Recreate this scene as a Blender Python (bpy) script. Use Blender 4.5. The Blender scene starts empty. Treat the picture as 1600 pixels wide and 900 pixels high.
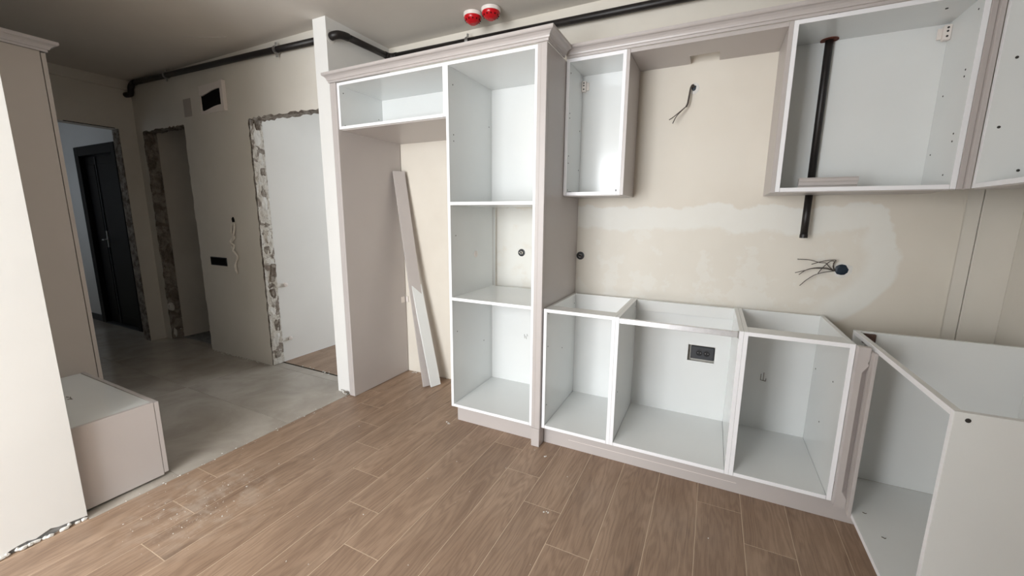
import bpy, bmesh, math, random
from mathutils import Vector, Matrix, noise as mnoise
random.seed(7)
S = bpy.context.scene
COL = S.collection

# ------------------------------------------------------------------ camera
CAM = Vector((0.7989, -2.5841, 1.3156)); YAW, PITCH, ROLL, FPX = -0.4582, -0.175, 0.0077, 630.4
fw = Vector((math.sin(YAW) * math.cos(PITCH), math.cos(YAW) * math.cos(PITCH), math.sin(PITCH)))
rt = Vector((math.cos(YAW), -math.sin(YAW), 0)); up = rt.cross(fw)
r2 = rt * math.cos(ROLL) + up * math.sin(ROLL); u2 = -rt * math.sin(ROLL) + up * math.cos(ROLL)
cd = bpy.data.cameras.new('camera'); cam = bpy.data.objects.new('camera', cd); COL.objects.link(cam)
cd.sensor_width = 36; cd.lens = FPX / 1600 * 36; cd.clip_start = 0.02
cam.matrix_world = Matrix(((r2.x, u2.x, -fw.x, CAM.x), (r2.y, u2.y, -fw.y, CAM.y), (r2.z, u2.z, -fw.z, CAM.z), (0, 0, 0, 1)))
S.camera = cam

# ------------------------------------------------------------------ world, daylight, exposure
w = bpy.data.worlds.new('world'); S.world = w; w.use_nodes = True
bg = w.node_tree.nodes['Background']; bg.inputs[0].default_value = (0.75, 0.86, 1.0, 1); bg.inputs[1].default_value = 1.0
def area(name, loc, rot, sx, sy, power, col):
    l = bpy.data.lights.new(name, 'AREA'); l.shape = 'RECTANGLE'; l.size = sx; l.size_y = sy; l.energy = power; l.color = col
    o = bpy.data.objects.new(name, l); COL.objects.link(o); o.location = loc; o.rotation_euler = rot; return o
# daylight entering by the balcony window behind the camera, the back room's window, the entry's window
area('daylight_balcony', (-0.60, -4.70, 1.30), (math.radians(78), 0, 0), 1.56, 2.0, 150, (0.955, 0.98, 1.0))
area('daylight_back_room', (-0.9, 2.58, 1.5), (math.radians(-90), 0, 0), 1.6, 1.3, 45, (0.84, 0.92, 1.0))
area('daylight_entry', (-5.75, -2.18, 1.5), (math.radians(90), 0, 0), 0.7, 1.0, 1.3, (0.82, 0.9, 1.0))
vs = S.view_settings; vs.view_transform = 'Standard'; vs.look = 'None'; vs.gamma = 1; vs.use_curve_mapping = False; vs.exposure = 0.0

# ------------------------------------------------------------------ materials
def srgb(r, g, b):
    f = lambda c: (c / 255 / 12.92) if c / 255 <= .04045 else ((c / 255 + .055) / 1.055) ** 2.4
    return (f(r), f(g), f(b), 1)
class NT:
    def __init__(s, name):
        s.m = bpy.data.materials.new(name); s.m.use_nodes = True; s.t = s.m.node_tree; s.b = s.t.nodes['Principled BSDF']
    def n(s, typ, **kw):
        nd = s.t.nodes.new(typ)
        for k, v in kw.items():
            if k.startswith('i_'): nd.inputs[k[2:].replace('_', ' ')].default_value = v
            else: setattr(nd, k, v)
        return nd
    def l(s, a, b): s.t.links.new(a, b)
    def math(s, op, a, b=None, c=None):
        nd = s.t.nodes.new('ShaderNodeMath'); nd.operation = op
        for i, x in enumerate((a, b, c)):
            if x is None: continue
            if isinstance(x, (int, float)): nd.inputs[i].default_value = x
            else: s.l(x, nd.inputs[i])
        return nd.outputs[0]
    def step(s, x, a, b):
        nd = s.t.nodes.new('ShaderNodeMapRange'); nd.interpolation_type = 'SMOOTHSTEP'
        s.l(x, nd.inputs[0]); nd.inputs[1].default_value = a; nd.inputs[2].default_value = b; return nd.outputs[0]
    def mix(s, f, a, b):
        nd = s.t.nodes.new('ShaderNodeMix'); nd.data_type = 'RGBA'
        for i, x in ((0, f), (6, a), (7, b)):
            if isinstance(x, (int, float, tuple)): nd.inputs[i].default_value = x
            else: s.l(x, nd.inputs[i])
        return nd.outputs[2]
    def noise(s, vec, scale, detail=4, rough=.55, dist=0):
        nd = s.n('ShaderNodeTexNoise'); nd.inputs['Scale'].default_value = scale; nd.inputs['Detail'].default_value = detail
        nd.inputs['Roughness'].default_value = rough; nd.inputs['Distortion'].default_value = dist
        if vec is not None: s.l(vec, nd.inputs['Vector'])
        return nd.outputs['Fac']
    def bump(s, h, strength, dist=.01):
        nd = s.n('ShaderNodeBump'); nd.inputs['Strength'].default_value = strength; nd.inputs['Distance'].default_value = dist
        s.l(h, nd.inputs['Height']); s.l(nd.outputs[0], s.b.inputs['Normal'])
    def base(s, c):
        if isinstance(c, tuple): s.b.inputs['Base Color'].default_value = c
        else: s.l(c, s.b.inputs['Base Color'])
    def rough(s, r, spec=.5, metal=0):
        s.b.inputs['Roughness'].default_value = r; s.b.inputs['Specular IOR Level'].default_value = spec; s.b.inputs['Metallic'].default_value = metal
    def pos(s): return s.n('ShaderNodeNewGeometry').outputs['Position']
    def obj(s): return s.n('ShaderNodeTexCoord').outputs['Object']

def plain(name, c, rough=.5, spec=.5, metal=0, var=.04, scale=9, bump=0, bscale=120):
    t = NT(name); p = t.obj(); f = t.noise(p, scale, 3)
    lo = tuple(x * (1 - var) for x in c[:3]) + (1,); hi = tuple(min(1, x * (1 + var)) for x in c[:3]) + (1,)
    t.base(t.mix(t.step(f, .3, .7), lo, hi)); t.rough(rough, spec, metal)
    if bump: t.bump(t.noise(p, bscale, 3), bump, .004)
    return t.m
M = {}
M['white'] = plain('white_melamine', srgb(232, 234, 233), .15, .5, var=.012, scale=3)
M['edge'] = plain('white_edge_band', srgb(248, 248, 251), .35, .5, var=.01)
M['beige'] = plain('beige_lacquer', srgb(192, 185, 182), .34, .5, var=.012, scale=4)
M['ceil'] = plain('ceiling_paint', srgb(214, 208, 200), .85, .3, var=.02, scale=2, bump=.05)
M['plaster'] = plain('white_plaster', srgb(222, 220, 215), .9, .2, var=.07, scale=25, bump=.5, bscale=60)
M['leftwall'] = plain('left_wall_paint', srgb(226, 225, 222), .8, .3, var=.015, scale=2.5, bump=.06, bscale=40)
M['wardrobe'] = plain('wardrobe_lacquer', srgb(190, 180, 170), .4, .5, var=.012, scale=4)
M['whitewall'] = plain('white_wall_paint', srgb(232, 231, 228), .8, .3, var=.015, scale=2.5, bump=.06, bscale=40)
M['blackpipe'] = plain('black_steel_pipe', srgb(26, 21, 20), .45, .5, var=.25, scale=30)
M['black'] = plain('black_plastic', srgb(24, 24, 26), .4, .5, var=.1)
M['darkgrey'] = plain('anthracite_plastic', srgb(62, 64, 68), .4, .5, var=.06)
M['void'] = plain('dark_recess', srgb(20, 17, 16), .9, .1, var=.2)
M['doorblack'] = plain('black_door_lacquer', srgb(16, 15, 15), .45, .2, var=.1)
M['red'] = plain('red_plastic', srgb(196, 8, 26), .25, .5, var=.06)
M['whiteplastic'] = plain('white_plastic', srgb(236, 228, 222), .4, .5, var=.02)
M['steel'] = plain('galvanised_steel', srgb(190, 190, 190), .35, .5, 1, var=.1, scale=40)
M['alu'] = plain('brushed_aluminium', srgb(232, 233, 236), .32, .5, .6, var=.04, scale=60)
M['wire'] = plain('grey_wire', srgb(84, 76, 70), .5, .4, var=.15, scale=50)
M['wirewhite'] = plain('white_wire', srgb(228, 222, 212), .5, .4, var=.08, scale=50)
M['bluebox'] = plain('blue_plastic', srgb(14, 34, 50), .45, .5, var=.2, scale=60)
M['rust'] = plain('rusty_steel', srgb(104, 54, 40), .7, .3, var=.3, scale=60)
M['brown'] = plain('brown_plastic', srgb(92, 70, 62), .5, .4, var=.1)
M['pencil'] = plain('graphite', srgb(110, 96, 88), .7, .2, var=.1)
M['screwdark'] = plain('dark_screw_hole', srgb(60, 58, 55), .7, .3, var=.1)
M['sash'] = plain('window_frame_pvc', srgb(238, 238, 238), .35, .5, var=.01)
M['coverplate'] = plain('grey_cover_plate', srgb(178, 170, 164), .7, .3, var=.03)
M['underlay_glint'] = plain('plank_bevel_glint', srgb(202, 182, 159), .7, .3, var=.04, scale=12)  # pale tan in the seams paints in light caught by the plank bevels
M['grout'] = plain('tile_grout', srgb(150, 146, 138), .9, .2, var=.05, scale=20)

def m_cream():
    t = NT('cream_wall_paint'); p = t.pos(); f = t.noise(p, 1.6, 4); g = t.noise(p, 9, 3)
    c = t.mix(t.step(f, .3, .7), srgb(221, 216, 206), srgb(228, 223, 214)); c = t.mix(t.math('MULTIPLY', t.step(g, .5, .75), .25), c, srgb(228, 223, 215))
    t.base(c); t.rough(.85, .25); t.bump(t.noise(p, 35, 4), .07, .01); return t.m
M['cream'] = m_cream()
def m_putty():
    t = NT('cream_wall_with_putty'); p = t.pos(); sep = t.n('ShaderNodeSeparateXYZ'); t.l(p, sep.inputs[0]); X, Z = sep.outputs[0], sep.outputs[2]
    wv = t.math('MULTIPLY', t.math('SUBTRACT', t.noise(p, 4.5, 6, .6), .5), .16)
    zz = t.math('ADD', Z, wv); xx = t.math('ADD', X, wv)
    base = t.mix(t.step(t.noise(p, 1.6, 4), .3, .7), srgb(223, 216, 204), srgb(230, 224, 213))
    top = t.step(zz, 1.385, 1.372)
    # right-hand rounded limit: distance from an ellipse centre
    dx = t.math('DIVIDE', t.math('MAXIMUM', t.math('SUBTRACT', xx, 1.2), 0), .43); dz = t.math('DIVIDE', t.math('SUBTRACT', zz, 1.13), .40)
    dd = t.math('SQRT', t.math('ADD', t.math('MULTIPLY', dx, dx), t.math('MULTIPLY', t.math('MULTIPLY', dz, dz), t.step(X, 1.1, 1.35))))
    right = t.step(dd, 1.0, .95)
    left = t.step(xx, -.66, -.63)
    # band along the chase, ring near the rim, loose patches low down
    band = t.step(zz, 1.235, 1.262)
    rim = t.math('MULTIPLY', t.step(dd, .6, .74), t.step(X, 1.25, 1.4))
    low = t.step(t.math('ADD', t.noise(p, 5.5, 5, .62), t.math('MULTIPLY', t.step(Z, 1.0, .84), .10)), .54, .60)
    inner = t.math('MAXIMUM', t.math('MAXIMUM', band, rim), t.math('MULTIPLY', low, .45))
    inner = t.math('MAXIMUM', inner, t.math('MULTIPLY', t.step(X, -.02, -.06), t.step(t.noise(p, 7, 5, .6), .30, .5)))
    inner = t.math('ADD', t.math('MULTIPLY', inner, .70), .22)
    fac = t.math('MULTIPLY', t.math('MULTIPLY', t.math('MULTIPLY', top, right), left), inner)
    fac2 = t.math('MULTIPLY', fac, t.math('ADD', .75, t.math('MULTIPLY', t.noise(p, 14, 4), .4)))
    t.base(t.mix(fac2, base, srgb(234, 233, 227))); t.rough(.85, .25)
    h = t.math('ADD', t.math('MULTIPLY', fac, .35), t.math('MULTIPLY', t.noise(p, 30, 4), .3)); t.bump(h, .12, .01); return t.m
M['putty'] = m_putty()
def m_concrete():
    t = NT('rough_broken_masonry'); p = t.pos(); a = t.noise(p, 16, 6, .7, .4); b = t.noise(p, 70, 5, .7)
    c = t.mix(t.step(a, .38, .6), srgb(124, 112, 102), srgb(186, 178, 168)); c = t.mix(t.math('MULTIPLY', t.step(b, .45, .65), .45), c, srgb(96, 86, 78))
    t.base(c); t.rough(.95, .15); t.bump(t.math('ADD', a, b), .9, .02); return t.m
M['concrete'] = m_concrete()
def m_jamb(name, ca, cb, cc, lo, hi):
    t = NT(name); p = t.pos(); a = t.noise(p, 9.5, 5, .6, .8); b = t.noise(p, 60, 5, .7)
    c = t.mix(t.step(a, lo, hi), ca, cb); c = t.mix(t.math('MULTIPLY', t.step(b, .5, .66), .4), c, cc)
    t.base(c); t.rough(.95, .15); t.bump(t.math('ADD', a, b), .7, .015); return t.m
M['jamb'] = m_jamb('broken_plaster_jamb', srgb(222, 218, 210), srgb(150, 140, 131), srgb(176, 166, 156), .53, .60)
M['jambdark'] = m_jamb('bare_masonry_jamb', srgb(172, 164, 155), srgb(130, 120, 111), srgb(100, 90, 82), .40, .62)
def m_greyscreed():
    t = NT('grey_screed'); p = t.pos(); a = t.noise(p, 22, 5, .65)
    t.base(t.mix(t.step(a, .35, .65), srgb(122, 122, 122), srgb(152, 151, 149))); t.rough(.9, .2); t.bump(a, .4, .01); return t.m
M['screed'] = m_greyscreed()
def m_wood():
    t = NT('oak_laminate'); oi = t.n('ShaderNodeObjectInfo'); tc = t.n('ShaderNodeTexCoord')
    comb = t.n('ShaderNodeCombineXYZ'); t.l(t.math('MULTIPLY', oi.outputs['Random'], 7.3), comb.inputs[0]); t.l(t.math('MULTIPLY', oi.outputs['Random'], 23.7), comb.inputs[1]); t.l(t.math('MULTIPLY', oi.outputs['Random'], 3.1), comb.inputs[2])
    add = t.n('ShaderNodeVectorMath', operation='ADD'); t.l(tc.outputs['Object'], add.inputs[0]); t.l(comb.outputs[0], add.inputs[1])
    mp = t.n('ShaderNodeMapping'); mp.inputs['Scale'].default_value = (1, .15, 1); t.l(add.outputs[0], mp.inputs[0]); v = mp.outputs[0]
    big = t.noise(v, 9, 3, .5, .3)
    # cathedral figure: contour bands of a stretched noise field
    rings = t.math('FRACT', t.math('MULTIPLY', t.noise(v, 6.5, 3, .5), 19.0)); rings = t.math('ABSOLUTE', t.math('SUBTRACT', rings, .5)); rings = t.step(rings, .05, .42)
    mp2 = t.n('ShaderNodeMapping'); mp2.inputs['Scale'].default_value = (1, .045, 1); t.l(add.outputs[0], mp2.inputs[0]); fine = t.noise(mp2.outputs[0], 190, 4, .7)
    mp3 = t.n('ShaderNodeMapping'); mp3.inputs['Scale'].default_value = (1, .35, 1); t.l(add.outputs[0], mp3.inputs[0]); knot = t.step(t.noise(mp3.outputs[0], 6.5, 3, .5), .66, .78)
    c = t.mix(t.step(big, .3, .72), srgb(148, 123, 103), srgb(172, 146, 124))
    c = t.mix(t.math('MULTIPLY', t.math('SUBTRACT', 1, rings), .27), c, srgb(104, 82, 66))
    c = t.mix(t.math('MULTIPLY', t.step(fine, .5, .68), .36), c, srgb(106, 84, 68))
    c = t.mix(t.math('MULTIPLY', t.step(fine, .5, .3), .15), c, srgb(186, 162, 138))
    c = t.mix(t.math('MULTIPLY', knot, .60), c, srgb(84, 68, 58))
    hs = t.n('ShaderNodeHueSaturation'); t.l(c, hs.inputs['Color']); t.l(t.math('ADD', .97, t.math('MULTIPLY', oi.outputs['Random'], .07)), hs.inputs['Value'])
    hs.inputs['Saturation'].default_value = 1.0
    # trodden plaster dust near the hall edge
    p = t.pos(); vd = t.n('ShaderNodeVectorMath', operation='DISTANCE'); t.l(p, vd.inputs[0]); vd.inputs[1].default_value = (-1.22, -1.72, 0)
    dm = t.math('MULTIPLY', t.step(vd.outputs['Value'], .42, .05), t.step(t.noise(p, 11, 6, .7), .44, .62))
    gen = t.math('MULTIPLY', t.step(t.noise(p, 3, 5, .6), .45, .8), .06)
    t.base(t.mix(t.math('ADD', t.math('MULTIPLY', dm, .42), gen), hs.outputs[0], srgb(196, 182, 168)))
    t.rough(.42, .42); t.bump(fine, .10, .004); return t.m
M['wood'] = m_wood()
def m_tile():
    t = NT('polished_stone_tile'); oi = t.n('ShaderNodeObjectInfo'); tc = t.n('ShaderNodeTexCoord')
    comb = t.n('ShaderNodeCombineXYZ'); t.l(t.math('MULTIPLY', oi.outputs['Random'], 9.), comb.inputs[0]); t.l(t.math('MULTIPLY', oi.outputs['Random'], 5.), comb.inputs[1])
    add = t.n('ShaderNodeVectorMath', operation='ADD'); t.l(tc.outputs['Object'], add.inputs[0]); t.l(comb.outputs[0], add.inputs[1])
    a = t.noise(add.outputs[0], 2.4, 6, .6, .6); b = t.noise(t.pos(), 6, 5, .65)
    c = t.mix(t.step(a, .3, .7), srgb(168, 160, 150), srgb(192, 185, 175)); c = t.mix(t.math('MULTIPLY', t.step(b, .5, .8), .25), c, srgb(205, 200, 192))
    t.base(c); t.rough(.16, .5); 
    rr = t.math('ADD', .06, t.math('MULTIPLY', b, .16)); t.l(rr, t.b.inputs['Roughness']); return t.m
M['tile'] = m_tile()

# ------------------------------------------------------------------ mesh helpers
WL = {}                                             # world position of every object built
def link(name, me, mats, loc, parent=None):
    for m in (mats if isinstance(mats, (list, tuple)) else [mats]): me.materials.append(M[m] if isinstance(m, str) else m)
    o = bpy.data.objects.new(name, me); COL.objects.link(o); loc = Vector(loc)
    if parent: o.parent = parent; o.location = loc - WL[parent]
    else: o.location = loc
    WL[o] = loc; return o
def tag(o, label, cat=None, group=None, kind=None):
    o['label'] = label
    if cat: o['category'] = cat
    if group: o['group'] = group
    if kind: o['kind'] = kind
    return o
def thing(name, loc, label, cat, group=None):
    o = bpy.data.objects.new(name, None); COL.objects.link(o); o.location = loc; o.empty_display_size = .1; WL[o] = Vector(loc)
    return tag(o, label, cat, group)
def boxmesh(name, sx, sy, sz, bev=.0008):
    bm = bmesh.new(); bmesh.ops.create_cube(bm, size=1); bmesh.ops.scale(bm, vec=(sx, sy, sz), verts=bm.verts)
    if bev: bmesh.ops.bevel(bm, geom=bm.edges[:], offset=bev, segments=1, affect='EDGES', profile=.5)
    me = bpy.data.meshes.new(name); bm.to_mesh(me); bm.free(); return me
def box(name, x0, x1, y0, y1, z0, z1, mat, parent=None, bev=.0008):
    return link(name, boxmesh(name, abs(x1 - x0), abs(y1 - y0), abs(z1 - z0), bev), mat, ((x0 + x1) / 2, (y0 + y1) / 2, (z0 + z1) / 2), parent)
def frommesh(name, vs, fs, mat, parent=None, loc=None, smooth=False):
    vs = [Vector(v) for v in vs]
    if loc is None: loc = sum(vs, Vector()) / len(vs)
    loc = Vector(loc); me = bpy.data.meshes.new(name); me.from_pydata([v - loc for v in vs], [], fs); me.update()
    bm = bmesh.new(); bm.from_mesh(me); bmesh.ops.recalc_face_normals(bm, faces=bm.faces); bm.to_mesh(me); bm.free()
    if smooth: me.polygons.foreach_set('use_smooth', [True] * len(me.polygons))
    return link(name, me, mat, loc, parent)
def struct(o, label, cat='wall'):
    return tag(o, label, cat, kind='structure')
def poly(name, pts, fn, d0, d1, mats, parent=None):
    """outline pts (a,b) extruded from depth d0 to d1; fn(a,b,d)->xyz; second material on the rim"""
    bm = bmesh.new(); A = [bm.verts.new(fn(a, b, d0)) for a, b in pts]; B = [bm.verts.new(fn(a, b, d1)) for a, b in pts]; n = len(pts)
    f1 = bm.faces.new(A); f2 = bm.faces.new(B[::-1]); rim = []
    for i in range(n):
        f = bm.faces.new((A[i], A[(i + 1) % n], B[(i + 1) % n], B[i])); rim.append(f)
    ml = mats if isinstance(mats, (list, tuple)) else [mats]
    if len(ml) > 1:
        for f in rim: f.material_index = 1
    bmesh.ops.recalc_face_normals(bm, faces=bm.faces)
    bmesh.ops.triangulate(bm, faces=[f1, f2])
    c = sum((v.co for v in bm.verts), Vector()) / len(bm.verts)
    for v in bm.verts: v.co -= c
    me = bpy.data.meshes.new(name); bm.to_mesh(me); bm.free(); return link(name, me, ml, c, parent)
def catmull(P, k=6):
    P = [Vector(p) for p in P]; out = []
    Q = [P[0] * 2 - P[1]] + P + [P[-1] * 2 - P[-2]]
    for i in range(1, len(Q) - 2):
        for j in range(k):
            t = j / k; a, b, c, d = Q[i - 1], Q[i], Q[i + 1], Q[i + 2]
            out.append(.5 * ((2 * b) + (c - a) * t + (2 * a - 5 * b + 4 * c - d) * t * t + (3 * b - a - 3 * c + d) * t ** 3))
    return out + [P[-1]]
def tube(name, pts, r, mat, parent=None, seg=8, smooth=0, cap=True, radii=None):
    P = catmull(pts, smooth) if smooth else [Vector(p) for p in pts]
    vs, fs = [], []; n = None
    for i, p in enumerate(P):
        t = (P[min(i + 1, len(P) - 1)] - P[max(i - 1, 0)]).normalized()
        if n is None: n = t.orthogonal().normalized()
        n = (n - t * n.dot(t)).normalized(); b = t.cross(n); rr = radii[i] if radii else r
        for k in range(seg):
            a = 2 * math.pi * k / seg; vs.append(p + (n * math.cos(a) + b * math.sin(a)) * rr)
    for i in range(len(P) - 1):
        for k in range(seg): fs.append((i * seg + k, i * seg + (k + 1) % seg, (i + 1) * seg + (k + 1) % seg, (i + 1) * seg + k))
    if cap: fs.append(tuple(range(seg))[::-1]); fs.append(tuple((len(P) - 1) * seg + k for k in range(seg)))
    return frommesh(name, vs, fs, mat, parent, smooth=True)
def lathe(name, prof, loc, mat, parent=None, axis='Z', seg=28, smooth=True):
    """prof: (radius, height) from one end to the other"""
    vs, fs = [], []
    R = {'Z': lambda a, h, r: (r * math.cos(a), r * math.sin(a), h), 'Y': lambda a, h, r: (r * math.cos(a), -h, r * math.sin(a)), 'X': lambda a, h, r: (h, r * math.cos(a), r * math.sin(a))}[axis]
    for r, h in prof:
        for k in range(seg): vs.append(Vector(loc) + Vector(R(2 * math.pi * k / seg, h, max(r, 1e-4))))
    for i in range(len(prof) - 1):
        for k in range(seg): fs.append((i * seg + k, i * seg + (k + 1) % seg, (i + 1) * seg + (k + 1) % seg, (i + 1) * seg + k))
    fs.append(tuple(range(seg))[::-1]); fs.append(tuple((len(prof) - 1) * seg + k for k in range(seg)))
    o = frommesh(name, vs, fs, mat, parent, loc=loc, smooth=False)
    if smooth:
        me = o.data
        for p in me.polygons: p.use_smooth = len(p.vertices) == 4
        try: me.set_sharp_from_angle(angle=math.radians(35))
        except Exception: pass
    return o
def rag(a, b, n, amp, seed):
    """jagged offsets between a and b"""
    rnd = random.Random(seed); return [(a + (b - a) * i / n, (rnd.random() - .5) * 2 * amp * (0 if i in (0, n) else 1)) for i in range(n + 1)]
def lump(name, c, s, mat, parent=None, seed=0, sub=1, amp=.35):
    bm = bmesh.new(); bmesh.ops.create_icosphere(bm, subdivisions=sub, radius=1)
    for v in bm.verts:
        q = v.co.copy(); k = 1 + amp * mnoise.noise(q * 1.4 + Vector((seed * 3.7, seed * 1.3, seed)))
        v.co = Vector((q.x * s[0] * k, q.y * s[1] * k, q.z * s[2] * k))
    me = bpy.data.meshes.new(name); bm.to_mesh(me); bm.free(); return link(name, me, mat, c, parent)

# ------------------------------------------------------------------ setting: shell
ZC = 2.572; XL = -1.542; XR = 2.0; YR = -4.6; YH = -0.469; YHB = -0.362; XW = -4.405; YF = -2.0
RM2 = 2.65
def wall(name, x0, x1, y0, y1, z0, z1, mat, label): return struct(box(name, x0, x1, y0, y1, z0, z1, mat, bev=0), label)
# kitchen back wall: main sheet, a slightly recessed strip, then the board right of the joint
wb = wall('wall_back', XL, 1.815, 0, .10, 0, ZC, 'putty', 'cream kitchen back wall with pale filler patches')
box('corner_strip', 1.815, 1.868, .004, .10, 0, ZC, 'cream', wb, 0); box('corner_board', 1.8715, XR, -.001, .10, 0, ZC, 'cream', wb, .0015); box('joint', 1.868, 1.8715, .012, .10, 0, ZC, 'void', wb, 0)
wall('wall_right', XR, XR + .1, YR, .1, 0, ZC, 'cream', 'cream right wall behind the corner units')
# left wall beside the camera: plaster ends raggedly above the floor over a grey screed base
pts = [(YF, ZC), (YR, ZC), (YR, .03)] + [(y, .020 + .007 * math.sin(y * 23) + .004 * math.sin(y * 71) + dz) for y, dz in rag(YR, YF, 120, .0045, 3)][1:-1] + [(YF, .012)]
wl = struct(poly('wall_left', pts, lambda a, b, d: (d, a, b), -1.555, -1.66, ['leftwall', 'plaster']), 'bright white wall at the left edge, near the camera')
box('wall_base', -1.655, -1.562, YR, YF - .004, 0, .06, 'screed', wl, 0)
for i in range(16):
    y = YF - .01 - .30 * (i / 15) + random.uniform(-.008, .008); s = random.uniform(.006, .014)
    lump('plaster_chip', (-1.556 + random.uniform(-.004, .012), y, .004 + random.uniform(0, .008)), (s * .8, s * random.uniform(1, 2.2), .008), 'plaster', wl, i)
# rear wall with the balcony window (behind the camera)
wr = wall('wall_rear', -1.66, -1.45, YR - .1, YR, 0, ZC, 'whitewall', 'white rear wall around the balcony window')
box('wall_pier', .25, XR + .1, YR - .1, YR, 0, ZC, 'whitewall', wr, 0); box('lintel', -1.45, .25, YR - .1, YR, 2.3, ZC, 'whitewall', wr, 0); box('sill_wall', -1.45, .25, YR - .1, YR, 0, .2, 'whitewall', wr, 0)
wall('shade_block_rear', .26, XR, YR, -3.02, 0, ZC, 'cream', 'added cream block, unseen behind the camera, dimming the right side')  # unseen block, added to keep window light off the right-hand cabinets
wn = thing('window_1', (-.6, YR - .05, .2), 'white framed balcony window behind the camera', 'window'); wn['kind'] = 'structure'
for a, b, c, d in ((-1.45, -1.40, .2, 2.3), (.20, .25, .2, 2.3), (-.625, -.575, .25, 2.25)): box('window_frame', a, b, YR - .075, YR - .025, c, d, 'sash', wn)
for c, d in ((.2, .25), (2.25, 2.3)): box('window_frame', -1.40, .20, YR - .075, YR - .025, c, d, 'sash', wn)
# stub wall that closes the kitchen run on the left
ws = wall('wall_stub', -1.662, XL, -.571, .1, 0, ZC, 'whitewall', 'narrow white wall end left of the tall cabinets')
for i in range(10):
    s = random.uniform(.006, .013); lump('plaster_chip', (-1.63 + .085 * random.random(), -.575 - random.random() * .02, .005 + .012 * random.random()), (s * 1.4, s, s * .7), 'concrete' if i % 3 == 0 else 'plaster', ws, 40 + i)
# hall wall: one sheet with two broken-out doorways
def edge(x, z0, z1, n, amp, seed): return [(x + d, z) for z, d in rag(z0, z1, n, amp, seed)]
pts = [(XW, 0), (-4.285, 0)] + edge(-4.285, .01, 2.10, 46, .012, 11) + [(x, 2.108 + d) for x, d in rag(-4.27, -3.555, 22, .010, 12)] + edge(-3.540, 2.10, .01, 46, .008, 13) + [(-3.534, 0), (-2.60, 0)] \
    + edge(-2.606, .01, 2.06, 50, .009, 14) + [(x, 2.072 - .012 * (x + 2.6) + d) for x, d in rag(-2.59, -1.662, 30, .009, 15)] + [(-1.662, ZC), (XW, ZC)]
wh = struct(poly('wall_hall', pts, lambda a, b, d: (a, d, b), YH, YHB, ['cream', 'concrete']), 'hall wall with two broken-out doorways and bare masonry edges')
# broken masonry faces of the two visible jambs: uneven strips, block ends and plaster lumps
def jamb(x, ztop, seed, mat):
    ny, nz = 9, 170; vs, fs = [], []
    for i in range(nz + 1):
        for k in range(ny + 1):
            y = YH + .004 + (YHB - YH - .006) * k / ny; z = .004 + (ztop - .004) * i / nz
            n1 = mnoise.noise(Vector((seed, y * 17, z * 11))); n2 = mnoise.noise(Vector((seed + 5, y * 55, z * 45)))
            e = min(k, ny - k) / (ny / 2); vs.append((x + .004 + .020 * max(n1, -.55) * min(1, e * 1.6) + .006 * n2, y, z))
    for i in range(nz):
        for k in range(ny): a = i * (ny + 1) + k; fs.append((a, a + 1, a + ny + 2, a + ny + 1))
    return frommesh('jamb_masonry', vs, fs, mat, wh)
jamb(-2.598, 2.062, 3.3, 'jamb'); jamb(-4.276, 2.098, 8.1, 'jambdark')
rnd = random.Random(5); k = 0
for zz_, hh in ((1.99, .10), (1.80, .05), (1.63, .07), (1.46, .10), (1.22, .05), (.98, .07), (.74, .16), (.56, .12), (.30, .11), (.06, .08)):
    yy = rnd.uniform(-.425, -.395)
    o = box('broken_block', -2.620, -2.590 + .006 * rnd.random(), yy - .024, yy + .026, zz_, zz_ + hh, 'concrete', wh, .007); o.rotation_euler = (rnd.uniform(-.2, .2), rnd.uniform(-.1, .1), rnd.uniform(-.25, .25))
for zz_, hh in ((1.88, .15), (1.71, .13), (1.55, .12), (1.34, .12), (1.10, .10), (.86, .08), (.44, .08), (.19, .13)):
    lump('plaster_lump', (-2.600, rnd.uniform(-.43, -.40), zz_ + hh / 2), (.013, rnd.uniform(.026, .038), hh * .6), 'plaster', wh, k, 2, .6); k += 1
for i in range(11):
    zz_ = rnd.uniform(.05, 1.95); lump('masonry_lump', (-4.280, rnd.uniform(-.44, -.39), zz_), (.016, rnd.uniform(.015, .035), rnd.uniform(.03, .08)), 'jambdark' if i % 4 else 'plaster', wh, 60 + i, 2, .6)
# plaster edges of the back faces of both jambs
for x, nm in ((-2.604, 2), (-4.283, 1)):
    tube('plaster_edge', [(x + .003 * math.sin(i * 2.1), -.366, .02 + i * 2.04 / 40) for i in range(41)], .008, 'plaster', wh, 6)
# rooms behind the hall wall
wall('wall_back_room', -2.74, -2.606, YHB, RM2, 0, ZC, 'whitewall', 'pale wall of the room seen through the right doorway')
o = wall('wall_back_room_far', -2.74, -1.75, RM2, RM2 + .1, 0, ZC, 'whitewall', 'far wall of the back room beside its window')
box('wall_pier', -.05, .6, RM2, RM2 + .1, 0, ZC, 'whitewall', o, 0); box('lintel', -1.75, -.05, RM2, RM2 + .1, 2.2, ZC, 'whitewall', o, 0); box('sill_wall', -1.75, -.05, RM2, RM2 + .1, 0, .8, 'whitewall', o, 0)
wn = thing('window_2', (-.9, RM2 + .05, .8), 'white framed window of the back room', 'window'); wn['kind'] = 'structure'
for a, b in ((-1.75, -1.70), (-.10, -.05), (-.925, -.875)): box('window_frame', a, b, RM2 + .025, RM2 + .075, .85, 2.15, 'sash', wn)
for c, d in ((.8, .85), (2.15, 2.2)): box('window_frame', -1.75, -.05, RM2 + .025, RM2 + .075, c, d, 'sash', wn)
wall('wall_back_room_right', .5, .6, .1, RM2, 0, ZC, 'whitewall', 'right wall of the back room')
wall('wall_dark_room', -4.42, -4.284, YHB + .004, 1.6, 0, ZC, 'cream', 'grey wall of the dark room seen through the middle doorway')
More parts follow.
